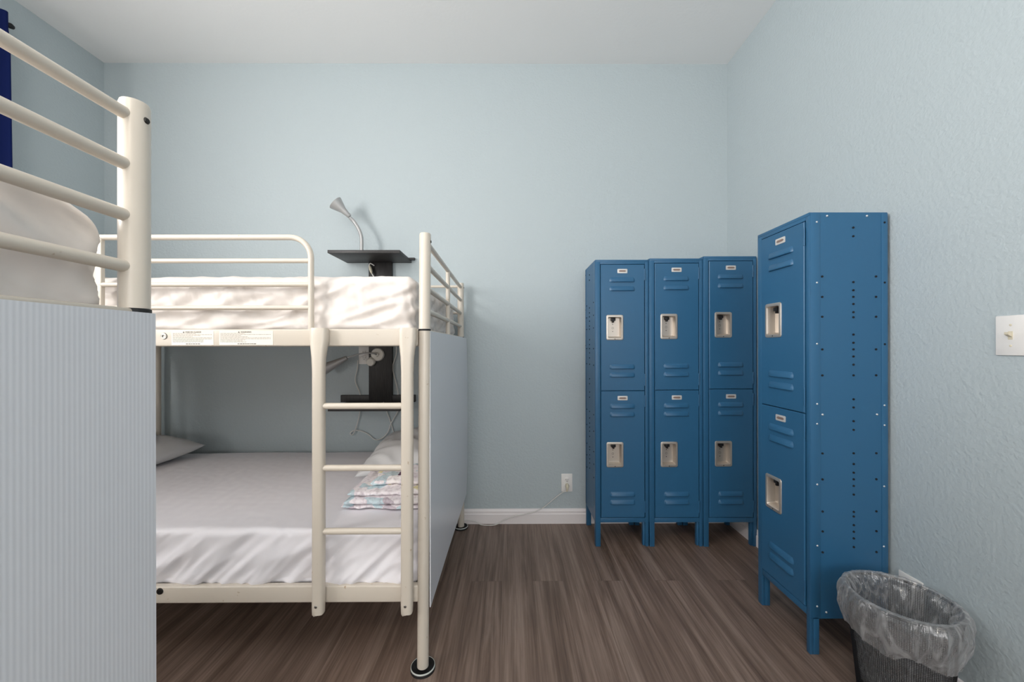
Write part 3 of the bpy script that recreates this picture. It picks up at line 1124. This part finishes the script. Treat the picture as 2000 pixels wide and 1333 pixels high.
def fold_layer(m, x0, x1, y0, y1, z0, z1, seed):
    n = 56
    rings = []
    for i in range(n + 1):
        f = i / n
        x = x0 + (x1 - x0) * f
        k = min(1.0, (f / 0.07)) ** 0.5 if f < 0.07 else 1.0
        ring = []
        nn = 72
        zc, yc = (z0 + z1) / 2, (y0 + y1) / 2
        for j in range(nn):
            a = 2 * pi * j / nn
            ca, sa = cos(a), sin(a)
            y = yc + (y1 - y0) / 2 * math.copysign(abs(ca) ** 0.32, ca)
            z = zc + (z1 - z0) / 2 * math.copysign(abs(sa) ** 0.75, sa) * (0.25 + 0.75 * k)
            d = noise.noise(Vector((x * 8, 0.3, seed))) * 0.022
            d += (ridged(Vector((x * 24 + z * 20, y * 12, seed))) - 0.6) * 0.008
            y += d * (1 if ca < 0 else 0.4)
            z += noise.noise(Vector((x * 8, y * 8, 3.0))) * 0.008 + noise.noise(Vector((x * 16, y * 12, seed))) * 0.005 * k + (ridged(Vector((x * 26, y * 16, seed + 2))) - 0.6) * 0.004 * k
            ring.append((x + noise.noise(Vector((y * 12, z * 30, seed))) * 0.02 * (1 - f), y, max(z, 0.001)))
        rings.append(ring)
    m.rings(rings)


fold_layer(m, -0.352, -0.02, 0.005, 0.30, 0.000, 0.020, 1)
fold_layer(m, -0.338, -0.02, 0.000, 0.31, 0.019, 0.050, 4)
fold_layer(m, -0.325, -0.02, 0.020, 0.31, 0.048, 0.074, 7)
fold_layer(m, -0.262, -0.02, 0.075, 0.31, 0.073, 0.098, 11)
bl = m.build('folded_blanket', M['blanket'], angle=60)
bl.location = (-0.335, 1.555, 0.506)
tag(bl, 'folded patchwork blanket in white, pale blue, pink and yellow behind the ladder', 'blanket')


# ------------------------------------------------------------------ black shelf unit on the far wall
sx0 = at(678, 513, YF)[0]
sx1 = at(810, 513, YF)[0]
t = empty('wall_shelf', ((sx0 + sx1) / 2, YF, 0.55))
tag(t, 'black wooden wall unit with two shelves on one upright board, behind the far bed', 'shelf')
ox, oz = (sx0 + sx1) / 2, 0.55
cx0, cx1 = at(721, 600, YF - 0.02)[0], at(766, 600, YF - 0.02)[0]
m = MB(); m.box((cx0 - ox, -0.030, 0.80 - oz), (cx1 - ox, 0, 1.724 - oz), 0.002); m.build('upright_board', M['black_wood'], t)
for (z, dx) in ((1.724, 0.0), (0.789, 0.0)):
    m = MB(); m.box((sx0 - ox + dx, -0.275, z - oz), (sx1 - ox + dx - 0.02, -0.002, z + 0.018 - oz), 0.0015); m.build('shelf_board', M['black_wood'], t)
m = MB(); m.box((sx0 + 0.01 - ox, -0.0215, 1.742 - oz), (sx1 + 0.004 - ox, 0, 1.756 - oz), 0.0015); m.build('back_lip', M['black_wood'], t)
m = MB(); m.box((sx0 - 0.035 - ox, -0.024, 0.807 - oz), (sx1 + 0.006 - ox, 0, 0.853 - oz), 0.0015); m.build('back_lip', M['black_wood'], t)

# gooseneck lamp standing on the upper shelf
ly = 2.42


def P3(px, py, Y):
    x, z = at(px, py, Y)
    return Vector((x, Y, z))


def gooseneck(root, neck_pts, open_c, tail_c, r_open, neck_r, flat_seg=16):
    m = MB()
    sp = spline(neck_pts, 10)
    rad = [neck_r * (1 + 0.07 * (i % 2)) for i in range(len(sp))]
    m.tube([p - root.location for p in sp], rad, 14)
    m.build('gooseneck', M['silver'], root)
    ax = (open_c - tail_c)
    L_ = ax.length
    ax.normalize()
    o = tail_c - root.location
    m = MB()
    m.lathe([(0.0115, -0.035), (0.0145, -0.030), (0.0170, -0.002), (0.0190, 0.004), (0.0195, 0.010), (0.0205, 0.016), (r_open * 0.98, L_ - 0.003), (r_open, L_),
             (r_open - 0.0025, L_ - 0.001), (0.017, 0.020), (0.0001, 0.018)], o, ax, 32, cap0=True)
    sh = m.build('lamp_shade', M['silver'], root)
    m = MB()
    m.lathe([(0.0001, L_ * 0.86), (r_open * 0.45, L_ * 0.82), (r_open * 0.62, L_ * 0.62), (0.012, 0.022)], o, ax, 20)
    m.build('bulb', M['lampwhite'], sh)


base = P3(706, 489, ly); base.z = 1.742
lamp = empty('reading_lamp', base)
tag(lamp, 'silver gooseneck lamp on the upper black shelf, its cone turned up to the left', 'lamp', 'gooseneck reading lamps')
gooseneck(lamp, [base + Vector((0, 0, 0.01)), P3(706, 465, ly), P3(700, 447, ly), P3(691, 433, ly), P3(683, 425, ly - 0.01)],
          P3(655, 396.5, ly - 0.03), P3(674.5, 415, ly - 0.015), 0.046, 0.0105)
m = MB(); m.lathe([(0.045, 0), (0.046, 0.006), (0.040, 0.012), (0.012, 0.016), (0.010, 0.03), (0.0001, 0.03)], (0, 0, 0.0005), seg=32, cap0=True); m.build('lamp_base', M['silver'], lamp)
# its cord: over the shelf edge, a switch, and down beside the upright board
yc = YF - 0.012
pts = [base + Vector((0.03, 0.03, 0.008)), base + Vector((0.06, 0.085, 0.006)), Vector((cx0 - 0.02, YF - 0.025, 1.748))]
m = MB()
sw = [P3(731, 519, YF - 0.045), P3(723, 515, YF - 0.05), P3(721, 521, YF - 0.05), P3(724, 528, YF - 0.05), P3(727, 536, YF - 0.05), P3(733, 545, YF - 0.045), P3(745, 560, YF - 0.042),
      P3(762, 600, YF - 0.04), P3(772, 660, yc), P3(774, 690, yc), P3(767, 716, yc), P3(770, 735, yc), P3(777, 765, yc), P3(778, 790, yc), P3(776, 806, yc), P3(765, 825, yc), P3(757, 845, yc),
      P3(745, 857, yc), P3(732, 859, yc), P3(718, 848, yc), P3(702, 842, yc), P3(690, 842, yc), P3(684, 847, yc), P3(688, 850, yc), P3(693, 842, yc - 0.004), P3(700, 820, yc), P3(703, 800, yc), P3(703, 770, yc), P3(694, 745, yc),
      P3(698, 720, yc), P3(699, 704, yc)]
sp = spline(sw, 8)
m.tube([p - lamp.location for p in sp], 0.0034, 8)
m.build('lamp_cord', M['cordw'], lamp)
m = MB()
a, b = P3(722, 519, YF - 0.055) - lamp.location, P3(726, 535, YF - 0.055) - lamp.location
m.tube([a, a * 0.8 + b * 0.2, a * 0.5 + b * 0.5, a * 0.2 + b * 0.8, b], [0.005, 0.013, 0.0155, 0.012, 0.004], 14, flat=0.6)
m.build('cord_switch', M['ivory'], lamp)

# gooseneck wall lamp on the upright board under the top bunk
yb = YF - 0.030
wb = P3(738, 693, yb)
lamp2 = empty('reading_lamp', wb)
tag(lamp2, 'gooseneck wall lamp on a round white plate under the top bunk, pointing left', 'lamp', 'gooseneck reading lamps')
m = MB(); m.lathe([(0.043, 0), (0.043, 0.006), (0.038, 0.014), (0.015, 0.018), (0.010, 0.030), (0.0001, 0.030)], (0, 0, 0), (0, -1, 0), 36, cap0=True)
m.build('lamp_base', M['lampwhite'], lamp2)
gooseneck(lamp2, [wb + Vector((0, -0.03, 0)), P3(730, 691, yb - 0.05), P3(715, 690, yb - 0.06), P3(698, 693, yb - 0.06), P3(679, 699, yb - 0.06)],
          P3(632, 722, yb - 0.06), P3(668, 704, yb - 0.06), 0.036, 0.0050)
m = MB(); q = P3(726, 706, yb) - wb
m.lathe([(0.028, 0), (0.028, 0.022), (0.022, 0.030), (0.0001, 0.032)], (q.x, 0, q.z), (0, -0.97, -0.2), 28, cap0=True)
m.build('dimmer_knob', M['lampwhite'], lamp2)
m = MB()
cp = [P3(749, 786, yc - 0.02), P3(756, 806, yc), P3(763, 825, yc + 0.004), P3(768, 842, yc + 0.004), P3(776, 866, yc - 0.0), P3(782, 880, yc)]
m.tube([p - wb for p in spline(cp, 8)], 0.0034, 8)
m.build('lamp_cord', M['cordw'], lamp2)


# ------------------------------------------------------------------ outlets, switch, cord
def outlet(name, loc, rz, label, w=0.074, h=0.120, group=None):
    t = empty(name, loc, rz)
    tag(t, label, 'outlet', group)
    m = MB(); m.box((-w / 2, -0.0055, -h / 2), (w / 2, 0, h / 2), 0.0025); m.build('face_plate', M['plate'], t)
    for dz in (0.0195, -0.0195):
        m = MB()
        m.lathe([(0.0165, 0), (0.0165, 0.0075), (0.0155, 0.0082), (0.0001, 0.0082)], (0, 0, dz), (0, -1, 0), 28)
        s = m.build('socket', M['plate'], t)
        m = MB()
        m.box((-0.0075, -0.0088, dz - 0.002), (-0.0055, -0.0080, dz + 0.007)); m.box((0.0055, -0.0088, dz - 0.002), (0.0075, -0.0080, dz + 0.007))
        m.lathe([(0.0001, 0.0006), (0.0024, 0.0006), (0.0024, 0)], (0, -0.0082, dz - 0.008), (0, -1, 0), 10)
        m.build('slot', M['hole'], s, smooth=False)
    return t


p = P3(1107, 943, YF)
outlet('wall_outlet', p, 0, 'white wall outlet with a plug in it, low on the far wall beside the lockers', group='wall outlets')
p2 = P3(712, 694, YF)
outlet('wall_outlet', p2, 0, 'wall outlet half hidden by the black upright board under the top bunk', group='wall outlets')
oy = 1.378
outlet('wall_outlet', Vector((XR, oy, 0.278)), -pi / 2, 'white wall outlet on the right wall just behind the waste basket', w=0.084, h=0.120, group='wall outlets')

t = empty('light_switch', (XR, 1.133 - 0.058, 1.1985), -pi / 2)
tag(t, 'white double toggle light switch at the right edge of the photo', 'switch')
m = MB(); m.box((-0.058, -0.006, -0.058), (0.058, 0, 0.058), 0.0025); m.build('face_plate', M['plate'], t)
for dx in (-0.023, 0.023):
    m = MB(); m.box((dx - 0.0052, -0.0068, -0.012), (dx + 0.0052, -0.0058, 0.012)); fr = m.build('toggle_slot', M['ivory'], t, smooth=False)
    m = MB(); m.prism([(dx - 0.0042, -0.006, 0.004), (dx - 0.0042, -0.019, 0.0095), (dx - 0.0042, -0.0195, 0.003), (dx - 0.0042, -0.006, -0.005)], (0.0084, 0, 0)); m.build('toggle', M['ivory'], fr, smooth=False)
    for dz in (0.030, -0.030):
        m = MB(); m.lathe([(0.0001, 0.0014), (0.0026, 0.0010), (0.0034, 0)], (dx, -0.006, dz), (0, -1, 0), 12); m.build('screw', M['ivory'], t)

# plug with its cord running to the bed
pl_ = p + Vector((0.0, -0.010, -0.0195))
t = empty('power_cord', pl_)
tag(t, 'white power cord plugged in by the lockers, sagging over the baseboard to the bed', 'cord')
m = MB()
m.tube([(0, 0.002, 0.006), (0, -0.016, 0.006), (0, -0.024, 0.000), (-0.002, -0.026, -0.012), (-0.005, -0.025, -0.028)], [0.012, 0.012, 0.010, 0.007, 0.004], 14)
m.build('plug', M['ivory'], t)
yw = YF - 0.020
m = MB()
cp = [pl_ + Vector((-0.004, -0.0255, -0.024)), P3(1098, 963, yw), P3(1082, 975, yw), P3(1064, 990, yw), P3(1052, 997, yw - 0.002), P3(1035, 1003, yw - 0.005), P3(1005, 1009, yw - 0.005), P3(985, 1016, yw - 0.005),
      Vector((P3(970, 1025, yw)[0], yw - 0.012, 0.006)), Vector((P3(956, 1028, yw)[0], yw - 0.020, 0.0035)), Vector((P3(940, 1024, yw)[0], yw - 0.012, 0.0045)),
      P3(928, 1019, yw - 0.004), P3(912, 1017, yw - 0.004), P3(890, 1018, yw - 0.006), P3(860, 1022, yw - 0.01)]
m.tube([q - pl_ for q in spline(cp, 10)], 0.0027, 8)
m.build('cable', M['cordw'], t)


# ------------------------------------------------------------------ curtain on the left wall
t = empty('curtain', (XL + 0.085, 1.95, 0.9))
tag(t, 'navy blue curtain on a black rod in the upper left corner of the photo', 'curtain')
m = MB()
n = 240
ring_f, ring_b = [], []
ys = [0.03 - 0.62 * i / n for i in range(n + 1)]
for z in [0.0 + 1.985 * k / 24 for k in range(25)]:
    row = []
    for y in ys:
        a = sin(y * 78) * 0.028 + sin(y * 31 + 1) * 0.010
        fl = 1 + 0.35 * (1 - z / 1.985)
        row.append((a * (0.65 + 0.35 * fl) * (0.7 if z > 1.9 else 1), y * fl + 0.010 * (1 - z / 1.985), z))
    row += [(x - 0.002, y, zz) for x, y, zz in reversed(row)]
    ring_f.append(row)
m.rings(ring_f)
m.build('curtain_cloth', M['navy'], t, angle=80)
# rod (its own thing, fixed to the wall)
rod = empty('curtain_rod', (XL, 1.948, 2.838))
tag(rod, 'black curtain rod end with finial above the navy curtain on the left wall', 'curtain rod')
m = MB(); m.tube([(0.085, 0.03, 0), (0.085, -2.85, 0)], 0.009, 14); m.build('rod', M['black'], rod)
m = MB(); m.lathe([(0.0001, 0.045), (0.010, 0.038), (0.014, 0.026), (0.010, 0.014), (0.010, 0), (0.0001, 0)], (0.085, 0.03, 0), (0, 1, 0), 16); m.build('finial', M['black'], rod)
for y in (0.012, -2.75):
    m = MB(); m.tube([(0.0, y, -0.02), (0.07, y, -0.02), (0.085, y, -0.008)], 0.005, 10); m.lathe([(0.02, 0), (0.02, 0.004), (0.0001, 0.005)], (0, y, -0.02), (1, 0, 0), 16); m.build('bracket', M['black'], rod)


# ------------------------------------------------------------------ waste basket with clear liner
bx, by, rt, rb_, bh = 1.262, 1.236, 0.136, 0.105, 0.352
t = empty('waste_basket', (bx, by, 0))
tag(t, 'black wire mesh waste basket on the floor between the nearer locker and the right wall', 'waste basket')
NS, NR = 150, 62
vs, fs = [], []
for i in range(NR + 1):
    f = i / NR
    r = rb_ + (rt - rb_) * f
    for j in range(NS):
        a = 2 * pi * j / NS
        vs.append((r * cos(a), r * sin(a), 0.012 + (bh - 0.016) * f))
for i in range(NR):
    for j in range(NS):
        k = (j + 1) % NS
        fs.append((i * NS + j, i * NS + k, (i + 1) * NS + k, (i + 1) * NS + j))
me = bpy.data.meshes.new('mesh_wall')
me.from_pydata(vs, [], fs)
me.materials.append(M['black'])
o = bpy.data.objects.new('mesh_wall', me)
COL.objects.link(o)
o.parent = t
w = o.modifiers.new('wire', 'WIREFRAME')
w.thickness = 0.0014
w.use_replace = True
m = MB(); m.tube([(rt * cos(a), rt * sin(a), bh) for a in [2 * pi * k / 64 for k in range(65)]], 0.0045, 12); m.build('rim', M['black'], t)
m = MB(); m.lathe([(0.0001, 0.002), (rb_ - 0.004, 0.002), (rb_ + 0.002, 0.0), (rb_ + 0.003, 0.014), (rb_, 0.016), (rb_ - 0.004, 0.006), (0.0001, 0.006)], seg=48); m.build('bottom_plate', M['black'], t)

prof = [(0.02, 0.022), (0.070, 0.024), (0.096, 0.045), (0.104, 0.10), (0.112, 0.17), (0.118, 0.23), (0.122, 0.28), (0.125, 0.32), (0.129, 0.345), (0.136, 0.3640), (0.1445, 0.3610),
        (0.1515, 0.340), (0.1540, 0.318), (0.1520, 0.295), (0.1450, 0.272), (0.1385, 0.255), (0.1345, 0.243)]
dense = []
for i in range(len(prof) - 1):
    kk = 5 if i < 7 else 7
    for k in range(kk):
        f = k / kk
        dense.append((prof[i][0] * (1 - f) + prof[i + 1][0] * f, prof[i][1] * (1 - f) + prof[i + 1][1] * f, i + f))
dense.append((*prof[-1], len(prof) - 1))
NS = 260
vs, fs = [], []
for (r, z, q) in dense:
    for j in range(NS):
        a = 2 * pi * j / NS
        ca, sa = cos(a), sin(a)
        out = q > 9.5
        nearrim = math.exp(-((q - 9.2) / 0.9) ** 2)
        d = noise.noise(Vector((ca * 3.0, sa * 3.0, z * 9 + (5 if out else 0)))) * 0.009
        d += (ridged(Vector((ca * 4 + z * 5, sa * 4, z * 9 + (8 if out else 1)))) - 0.6) * 0.011
        d += (ridged(Vector((ca * 9, sa * 9, z * 14 + (3 if out else 9)))) - 0.6) * 0.004
        d *= (1 - nearrim * 0.9)
        if not out:
            d = -abs(d) * 1.6 * min(1.0, q / 2.0)
        else:
            d = max(d, -0.004)
        zz = z
        if q > 13:
            zz += (noise.noise(Vector((ca * 1.6, sa * 1.6, 4))) * 0.045 + noise.noise(Vector((ca * 5, sa * 5, 2))) * 0.008 - 0.006) * (q - 13) / 3
        rr_ = max(r + d, 0.005)
        vs.append((rr_ * ca, rr_ * sa, max(zz, 0.02)))
for i in range(len(dense) - 1):
    for j in range(NS):
        k = (j + 1) % NS
        fs.append((i * NS + j, i * NS + k, (i + 1) * NS + k, (i + 1) * NS + j))
fs.append(tuple(range(NS - 1, -1, -1)))
me = bpy.data.meshes.new('bin_liner')
me.from_pydata(vs, [], fs)
me.shade_smooth()
me.materials.append(M['liner'])
o = bpy.data.objects.new('bin_liner', me)
COL.objects.link(o)
o.location = (bx, by, 0)
tag(o, 'clear crinkled plastic liner folded over the rim of the black waste basket', 'bin liner')
